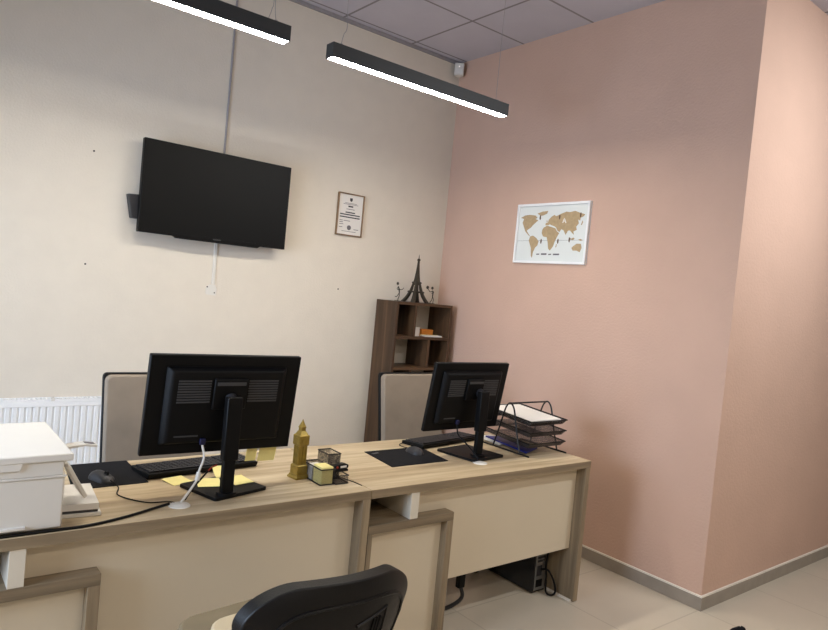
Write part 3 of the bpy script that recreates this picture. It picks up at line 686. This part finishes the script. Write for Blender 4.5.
# ------------------------------------------------------------------ printer and papers
def printer():
    x0, x1, yf, yb, z0 = -3.385, -3.042, -1.974, -1.545, .75
    t = thing('printer', 'white multifunction printer at the left edge of the photo', 'printer', ((x0 + x1) / 2, (yf + yb) / 2, z0))
    B(x0, x1, yf, yb, z0 + .006, .908).build('body', 'white_plastic', t, .006)
    B(x0 + .02, x1 - .02, yf + .02, yb - .02, z0, z0 + .006).build('foot_frame', 'grey_plastic', t)
    B(x0 + .002, x1 - .005, yf + .003, yb - .003, .912, .954).build('scanner_bed', 'white_plastic', t, .003)
    B(x0 - .003, x1 + .003, yf - .003, yb, .9075, .9125).build('seam_ridge', 'white_plastic', t, .001)
    B(x0 - .01, x1 + .018, yf - .004, yb + .012, .954, .976).build('scanner_lid', 'white_plastic', t, .004)
    MB().prism([(x0 - .01, .934), (x1 - .118, .934), (x1 - .11, .955), (x0 - .01, .955)], 'xz', yf - .004, yf + .02).build('lid_lip', 'white_plastic', t, .002)
    B(x0 + .05, x1 - .095, yf - .012, yf + .002, z0 + .016, z0 + .024).build('paper_tray_lip', 'white_plastic', t, .002)
    Tf = Matrix.Translation((x1 + .008, -1.89, .925)) @ Matrix.Rotation(-.5, 4, 'Y')
    MB().box(0, .012, -.05, .06, -.115, 0, Tf).build('side_flap', 'white_plastic', t, .003)
    mb = MB(); pr = [(x1 + .0, .944), (x1 + .045, .952), (x1 + .09, .956), (x1 + .125, .950), (x1 + .125, .943), (x1 + .09, .949), (x1 + .045, .944), (x1, .934)]
    mb.prism(pr, 'xz', -1.80, -1.755).build('output_guide', 'white_plastic', t, .001)
    MB().prism([(x1 + .088, .9565), (x1 + .118, .9525), (x1 + .118, .9535), (x1 + .088, .9575)], 'xz', -1.79, -1.765).build('guide_marking', 'ink', t, 0, False)
printer()
t = thing('paper_stack', 'white paper stack on a shallow tray right of the printer', 'paper stack', (-2.97, -1.78, .75))
Tp = Matrix.Translation((-2.974, -1.785, .75)) @ Matrix.Rotation(-.10, 4, 'Z')
MB().box(-.058, .07, -.105, .115, 0, .012, Tp).build('tray', 'white_plastic', t, .002)
MB().box(-.056, .06, -.10, .11, .012, .02, Tp).build('binder', 'grey_plastic', t, .001)
MB().box(-.058, .062, -.10, .112, .020, .040, Tp).build('sheets', 'paper', t, .0008)
def note(cx, cy, w, d, rz, lift, z, label):
    T = Matrix.Translation((cx, cy, z)) @ Matrix.Rotation(rz, 4, 'Z'); rings = []
    for k in range(7):
        u = k / 6; zz = lift * u ** 2
        rings.append([T @ Vector((sx * w / 2, -d / 2 + d * u, zz + q)) for sx, q in ((-1, 0), (1, 0), (1, .0012), (-1, .0012))])
    o = MB().loft(rings).build('sticky_note', 'yellow'); tag(o, label, 'sticky note', 'yellow notes around the left monitor base')
note(-2.585, -1.635, .085, .085, .25, .004, .7515, 'yellow note lying left of the left monitor base')
note(-2.505, -1.735, .085, .085, -.25, .006, .7635, 'yellow note on the monitor base, left of the column')
note(-2.392, -1.742, .085, .085, .2, .006, .7635, 'yellow note on the monitor base, right of the column')
note(-2.415, -1.655, .075, .08, -.15, .022, .767, 'curled yellow note standing up behind the left monitor column')

# ------------------------------------------------------------------ clock tower figurine, organizer, stapler
def clock_tower(cx, cy):
    z = .75
    t = thing('clock_tower_figurine', 'gold clock tower figurine standing on the left desk', 'figurine', (cx, cy, z), .12)
    def S(nm, prof): MB().sq(0, 0, [(w_, z_ * .93) for w_, z_ in prof]).build(nm, 'gold', t, .0012, False, local=True)
    S('plinth', [(.032, 0), (.032, .008), (.028, .012), (.027, .018)])
    S('lower_storey', [(.0245, .018), (.0245, .055), (.0215, .060)])
    S('shaft', [(.0195, .06), (.0190, .145)])
    for sx in (-1, 0, 1):
        for ax in (0, 1, 2, 3):
            T = Matrix.Rotation(ax * PI / 2, 4, 'Z')
            MB().box(sx * .014 - .0022, sx * .014 + .0022, -.0215, -.018, .058, .132, T).build('rib', 'gold', t, 0, False, local=True)
    S('clock_storey', [(.021, .143), (.0235, .148), (.0235, .182), (.0245, .186), (.020, .190)])
    for ax in range(4):
        T = Matrix.Rotation(ax * PI / 2, 4, 'Z'); a = T @ Vector((0, -.0232, .1535)); b = T @ Vector((0, -.0248, .1535))
        MB().cyl(a, b, .013, 20).build('clock_face', 'gold', t, local=True)
    S('lower_roof', [(.020, .188), (.0115, .206)])
    S('lantern', [(.0105, .205), (.0105, .219), (.0125, .222), (.0118, .224)])
    S('spire', [(.0112, .223), (.0035, .246), (.0012, .256)])
clock_tower(-2.133, -1.738)
def organizer():
    z = .75; ox, oy, a = -2.045, -1.798, -.03
    t = thing('desk_organizer', 'black wire mesh desk organizer beside the gold clock tower', 'organizer', (ox, oy, z), a)
    def tray(nm, x0, x1, y0, y1, zb, zt, flare=0):
        mb = MB()
        for p in ([(x0, y0), (x1, y0)], [(x1, y0), (x1, y1)], [(x1, y1), (x0, y1)], [(x0, y1), (x0, y0)]):
            (ax, ay), (bx, by) = p
            nx, ny = (by - ay), -(bx - ax); l = math.hypot(nx, ny); nx, ny = -nx / l * .001, -ny / l * .001
            mb.hexa([(ax, ay, zb), (bx, by, zb), (bx + nx, by + ny, zb), (ax + nx, ay + ny, zb), (ax, ay, zt), (bx, by, zt), (bx + nx, by + ny, zt), (ax + nx, ay + ny, zt)])
        mb.box(x0, x1, y0, y1, zb, zb + .001)
        o = mb.build(nm, 'mesh', t, 0, False, local=True)
        rim = MB().tube([(x0, y0, zt), (x1, y0, zt), (x1, y1, zt), (x0, y1, zt)], .0026, 6, closed=True)
        rim.build('rim', 'black_metal', o, local=True)
        MB().tube([(x0, y0, zb + .0026), (x1, y0, zb + .0026), (x1, y1, zb + .0026), (x0, y1, zb + .0026)], .0026, 6, closed=True).build('rim', 'black_metal', o, local=True)
    tray('pen_cup', .002, .060, -.012, .075, 0, .104)
    tray('note_box', -.062, .003, -.075, .075, 0, .062)
    tray('clip_tray', .006, .062, -.082, -.008, 0, .034)
    return t
og = organizer()
t = MB().box(-2.102, -2.050, -1.866, -1.800, .7515, .820).build('note_block', 'yellow', bevel=.002); tag(t, 'block of pale yellow notes in the mesh organizer', 'notes')
t = MB().prism([(-1.794, .805), (-1.745, .808), (-1.735, .7515), (-1.790, .7515)], 'yz', -2.102, -2.052).build('note_block', 'paper', bevel=.001); tag(t, 'leaning pad of white notes behind the yellow block', 'notes')
t = thing('stapler', 'small black stapler lying across the front of the mesh organizer', 'stapler', (-2.02, -1.835, .786))
Ts = Matrix.Translation((-2.012, -1.832, .7875)) @ Matrix.Rotation(.1, 4, 'Z')
MB().box(-.06, .05, -.014, .014, 0, .010, Ts).build('base', 'black', t, .003)
MB().prism([(-.06, .012), (.05, .012), (.052, .026), (.03, .034), (-.05, .024)], 'xz', -.013, .013, Ts).build('arm', 'black', t, .004)
m = MB().box(.008, .038, -.0145, -.0128, .017, .025, Ts).build('label_plate', 'paper', t); m['label'] = 'small white plate'
m = MB().cyl(Ts @ Vector((-.008, -.0128, .021)), Ts @ Vector((-.008, -.0145, .021)), .005, 12).build('button', 'red', t); m['label'] = 'small red dot'
t = MB().tube(spline([(-1.995, -1.70, .7525), (-1.98, -1.765, .7525), (-1.968, -1.82, .7525), (-1.955, -1.88, .7525), (-1.95, -1.93, .7525)], 5), .0018, 6).build('thin_cord', 'black'); tag(t, 'thin dark cord on the desktop right of the mesh organizer', 'cable')

# ------------------------------------------------------------------ letter rack
RX0, RX1 = -.850, -.552
def letter_rack():
    t = thing('letter_rack', 'black wire letter rack with three tilted trays on the right desk', 'letter rack', ((RX0 + RX1) / 2, -1.66, .75))
    for x in (RX0, RX1):
        MB().tube([(x, -1.83, .754), (x, -1.49, .754)], .0045, 8).build('foot_bar', 'black_metal', t)
        pts = spline([(x, -1.572, .756), (x, -1.605, .86), (x, -1.632, .955), (x, -1.648, .99), (x, -1.669, 1.004), (x, -1.690, .99), (x, -1.706, .955), (x, -1.733, .86), (x, -1.766, .756)], 6)
        MB().tube(pts, .0045, 8).build('hoop', 'black_metal', t)
    MB().tube([(RX0, -1.669, 1.003), (RX1, -1.669, 1.003)], .0045, 8).build('top_bar', 'black_metal', t)
    P = []
    for k, zc in enumerate((.793, .851, .909)):
        x0, x1 = RX0 + .006, RX1 - .006; yf, yb = -1.822, -1.482; zf, zbk = zc - .004, zc + .020
        tr = MB()
        def zz(y): return zf + (y - yf) / (yb - yf) * (zbk - zf)
        tr.hexa([(x0 + .012, yf + .02, zz(yf + .02)), (x1 - .012, yf + .02, zz(yf + .02)), (x1 - .012, yb, zz(yb)), (x0 + .012, yb, zz(yb)),
                 (x0 + .012, yf + .02, zz(yf + .02) + .0015), (x1 - .012, yf + .02, zz(yf + .02) + .0015), (x1 - .012, yb, zz(yb) + .0015), (x0 + .012, yb, zz(yb) + .0015)])
        tr.hexa([(x0, yf, zz(yf) + .026), (x1, yf, zz(yf) + .026), (x1 - .012, yf + .02, zz(yf + .02)), (x0 + .012, yf + .02, zz(yf + .02)),
                 (x0, yf + .001, zz(yf) + .027), (x1, yf + .001, zz(yf) + .027), (x1 - .012, yf + .021, zz(yf + .02) + .001), (x0 + .012, yf + .021, zz(yf + .02) + .001)])
        for x, xi in ((x0, x0 + .012), (x1, x1 - .012)):
            tr.hexa([(x, yf, zz(yf) + .026), (xi, yf + .02, zz(yf + .02)), (xi, yb, zz(yb)), (x, yb, zz(yb) + .026),
                     (x + .0008, yf, zz(yf) + .0268), (xi + .0008, yf + .02, zz(yf + .02) + .0008), (xi + .0008, yb, zz(yb) + .0008), (x + .0008, yb, zz(yb) + .0268)])
        o = tr.build('tray', 'tray_mesh', t, 0, False)
        MB().tube([(x0, yb, zz(yb) + .026), (x0, yf, zz(yf) + .026), (x1, yf, zz(yf) + .026), (x1, yb, zz(yb) + .026)], .0035, 6, closed=True).build('rim', 'black_metal', o)
        P.append((zz, yf, yb, x0, x1))
    return P
LR = letter_rack()
for (zz, yf, yb, x0, x1), hh, lab in zip(LR, (.014, .012, .026), ('paper stack in the lowest tray of the letter rack', 'paper stack in the middle tray of the letter rack', 'white paper stack heaped in the top tray of the letter rack')):
    a, b = yf + .026, yb - .004
    t = MB().hexa([(x0 + .02, a, zz(a) + .003), (x1 - .02, a, zz(a) + .003), (x1 - .02, b, zz(b) + .003), (x0 + .02, b, zz(b) + .003),
                   (x0 + .02, a, zz(a) + hh), (x1 - .02, a, zz(a) + hh), (x1 - .02, b, zz(b) + hh), (x0 + .02, b, zz(b) + hh)]).build('paper_stack', 'paper', bevel=.0008)
    tag(t, lab, 'paper stack', 'paper stacks in the letter rack')
t = MB().prism([(-.825, -1.79), (-.67, -1.73), (-.62, -1.50), (-.76, -1.42)], 'xy', .7596, .768).build('folder', 'blue', bevel=.001); tag(t, 'blue folder lying under the letter rack', 'folder')
t = MB().prism([(-.835, -1.60), (-.70, -1.56), (-.68, -1.38), (-.80, -1.39)], 'xy', .7586, .7594).build('paper_sheet', 'paper', smooth=False); tag(t, 'white sheet peeking out under the blue folder', 'paper')

# ------------------------------------------------------------------ under the desk and on the floor
def tower_pc():
    x0, x1, y0, y1, z1 = -.702, -.605, -1.82, -1.46, .30
    t = thing('computer_tower', 'black slim computer tower on the floor under the right desk', 'computer', ((x0 + x1) / 2, -1.64, 0))
    B(x0, x1, y0, y1, .006, z1).build('case', 'black_gloss', t, .003)
    for x in (x0 + .02, x1 - .02):
        for y in (y0 + .04, y1 - .04): MB().cyl((x, y, 0), (x, y, .007), .01, 10).build('foot', 'black', t)
    p = B(x0 + .008, x1 - .006, y0 - .003, y0 + .002, .018, z1 - .012).build('rear_plate', 'silver', t, .001); p['label'] = 'grey metal rear plate'
    for k in range(6): B(x0 + .018, x1 - .022, y0 - .0042, y0 - .002, .17 + k * .019, .181 + k * .019).build('slot_cover', 'charcoal', p)
    B(x0 + .018, x1 - .03, y0 - .0045, y0 - .002, .035, .075).build('power_socket', 'black', p)
    B(x0 + .018, x1 - .04, y0 - .0045, y0 - .002, .095, .15).build('port_panel', 'charcoal', p)
tower_pc()
t = MB().tube(spline([(-.655, -1.826, .13), (-.64, -1.86, .135), (-.615, -1.88, .09), (-.605, -1.895, .03), (-.622, -1.885, .006), (-.64, -1.86, .02), (-.625, -1.84, .09), (-.62, -1.83, .16), (-.615, -1.84, .25), (-.61, -1.87, .30)], 7), .0055, 8).build('tower_cable', 'black'); tag(t, 'looped black cable at the rear of the computer tower', 'cable')
t = MB().tube(spline([(-1.0, -1.62, .36), (-1.0, -1.66, .25), (-.95, -1.66, .17), (-.88, -1.62, .20), (-.82, -1.55, .35)], 7), .006, 8).build('hanging_cable', 'black'); tag(t, 'black cable sagging beneath the right desk, left of the computer tower', 'cable')
t = thing('power_adapter', 'black power adapter hanging on a thick cable under the right desk', 'adapter', (-1.17, -1.74, .10))
B(-1.192, -1.150, -1.765, -1.735, .105, .215).build('brick', 'black', t, .006)
MB().tube(spline([(-1.171, -1.75, .21), (-1.171, -1.74, .4), (-1.18, -1.6, .70)], 5), .006, 8).build('cord', 'black', t)
MB().tube(spline([(-1.168, -1.75, .11), (-1.15, -1.75, .06), (-1.17, -1.745, .03), (-1.24, -1.74, .012), (-1.34, -1.73, .010), (-1.45, -1.72, .010)], 6), .010, 8).build('floor_cord', 'charcoal', t)
# crumpled dark bag: only its top shows at the bottom edge of the photo
bx, by = -.275, -2.715; R = []
random.seed(3)
for j in range(9):
    v = j / 8; z = .125 * v; q = (.070 * (1 - .25 * v)) * (1 if v < .85 else .72) * (.2 if j == 8 else 1)
    R.append([Vector((bx + q * (1 + .16 * math.sin(5 * a + j)) * math.cos(a), by + q * .8 * (1 + .14 * math.cos(4 * a - j)) * math.sin(a), z + (.010 * math.sin(3 * a + 1) * v))) for a in [2 * PI * k / 20 for k in range(20)]])
t = MB().loft(R).build('bag', 'fabric_black'); tag(t, 'crumpled dark bag at the photo bottom edge, only its top visible', 'bag')
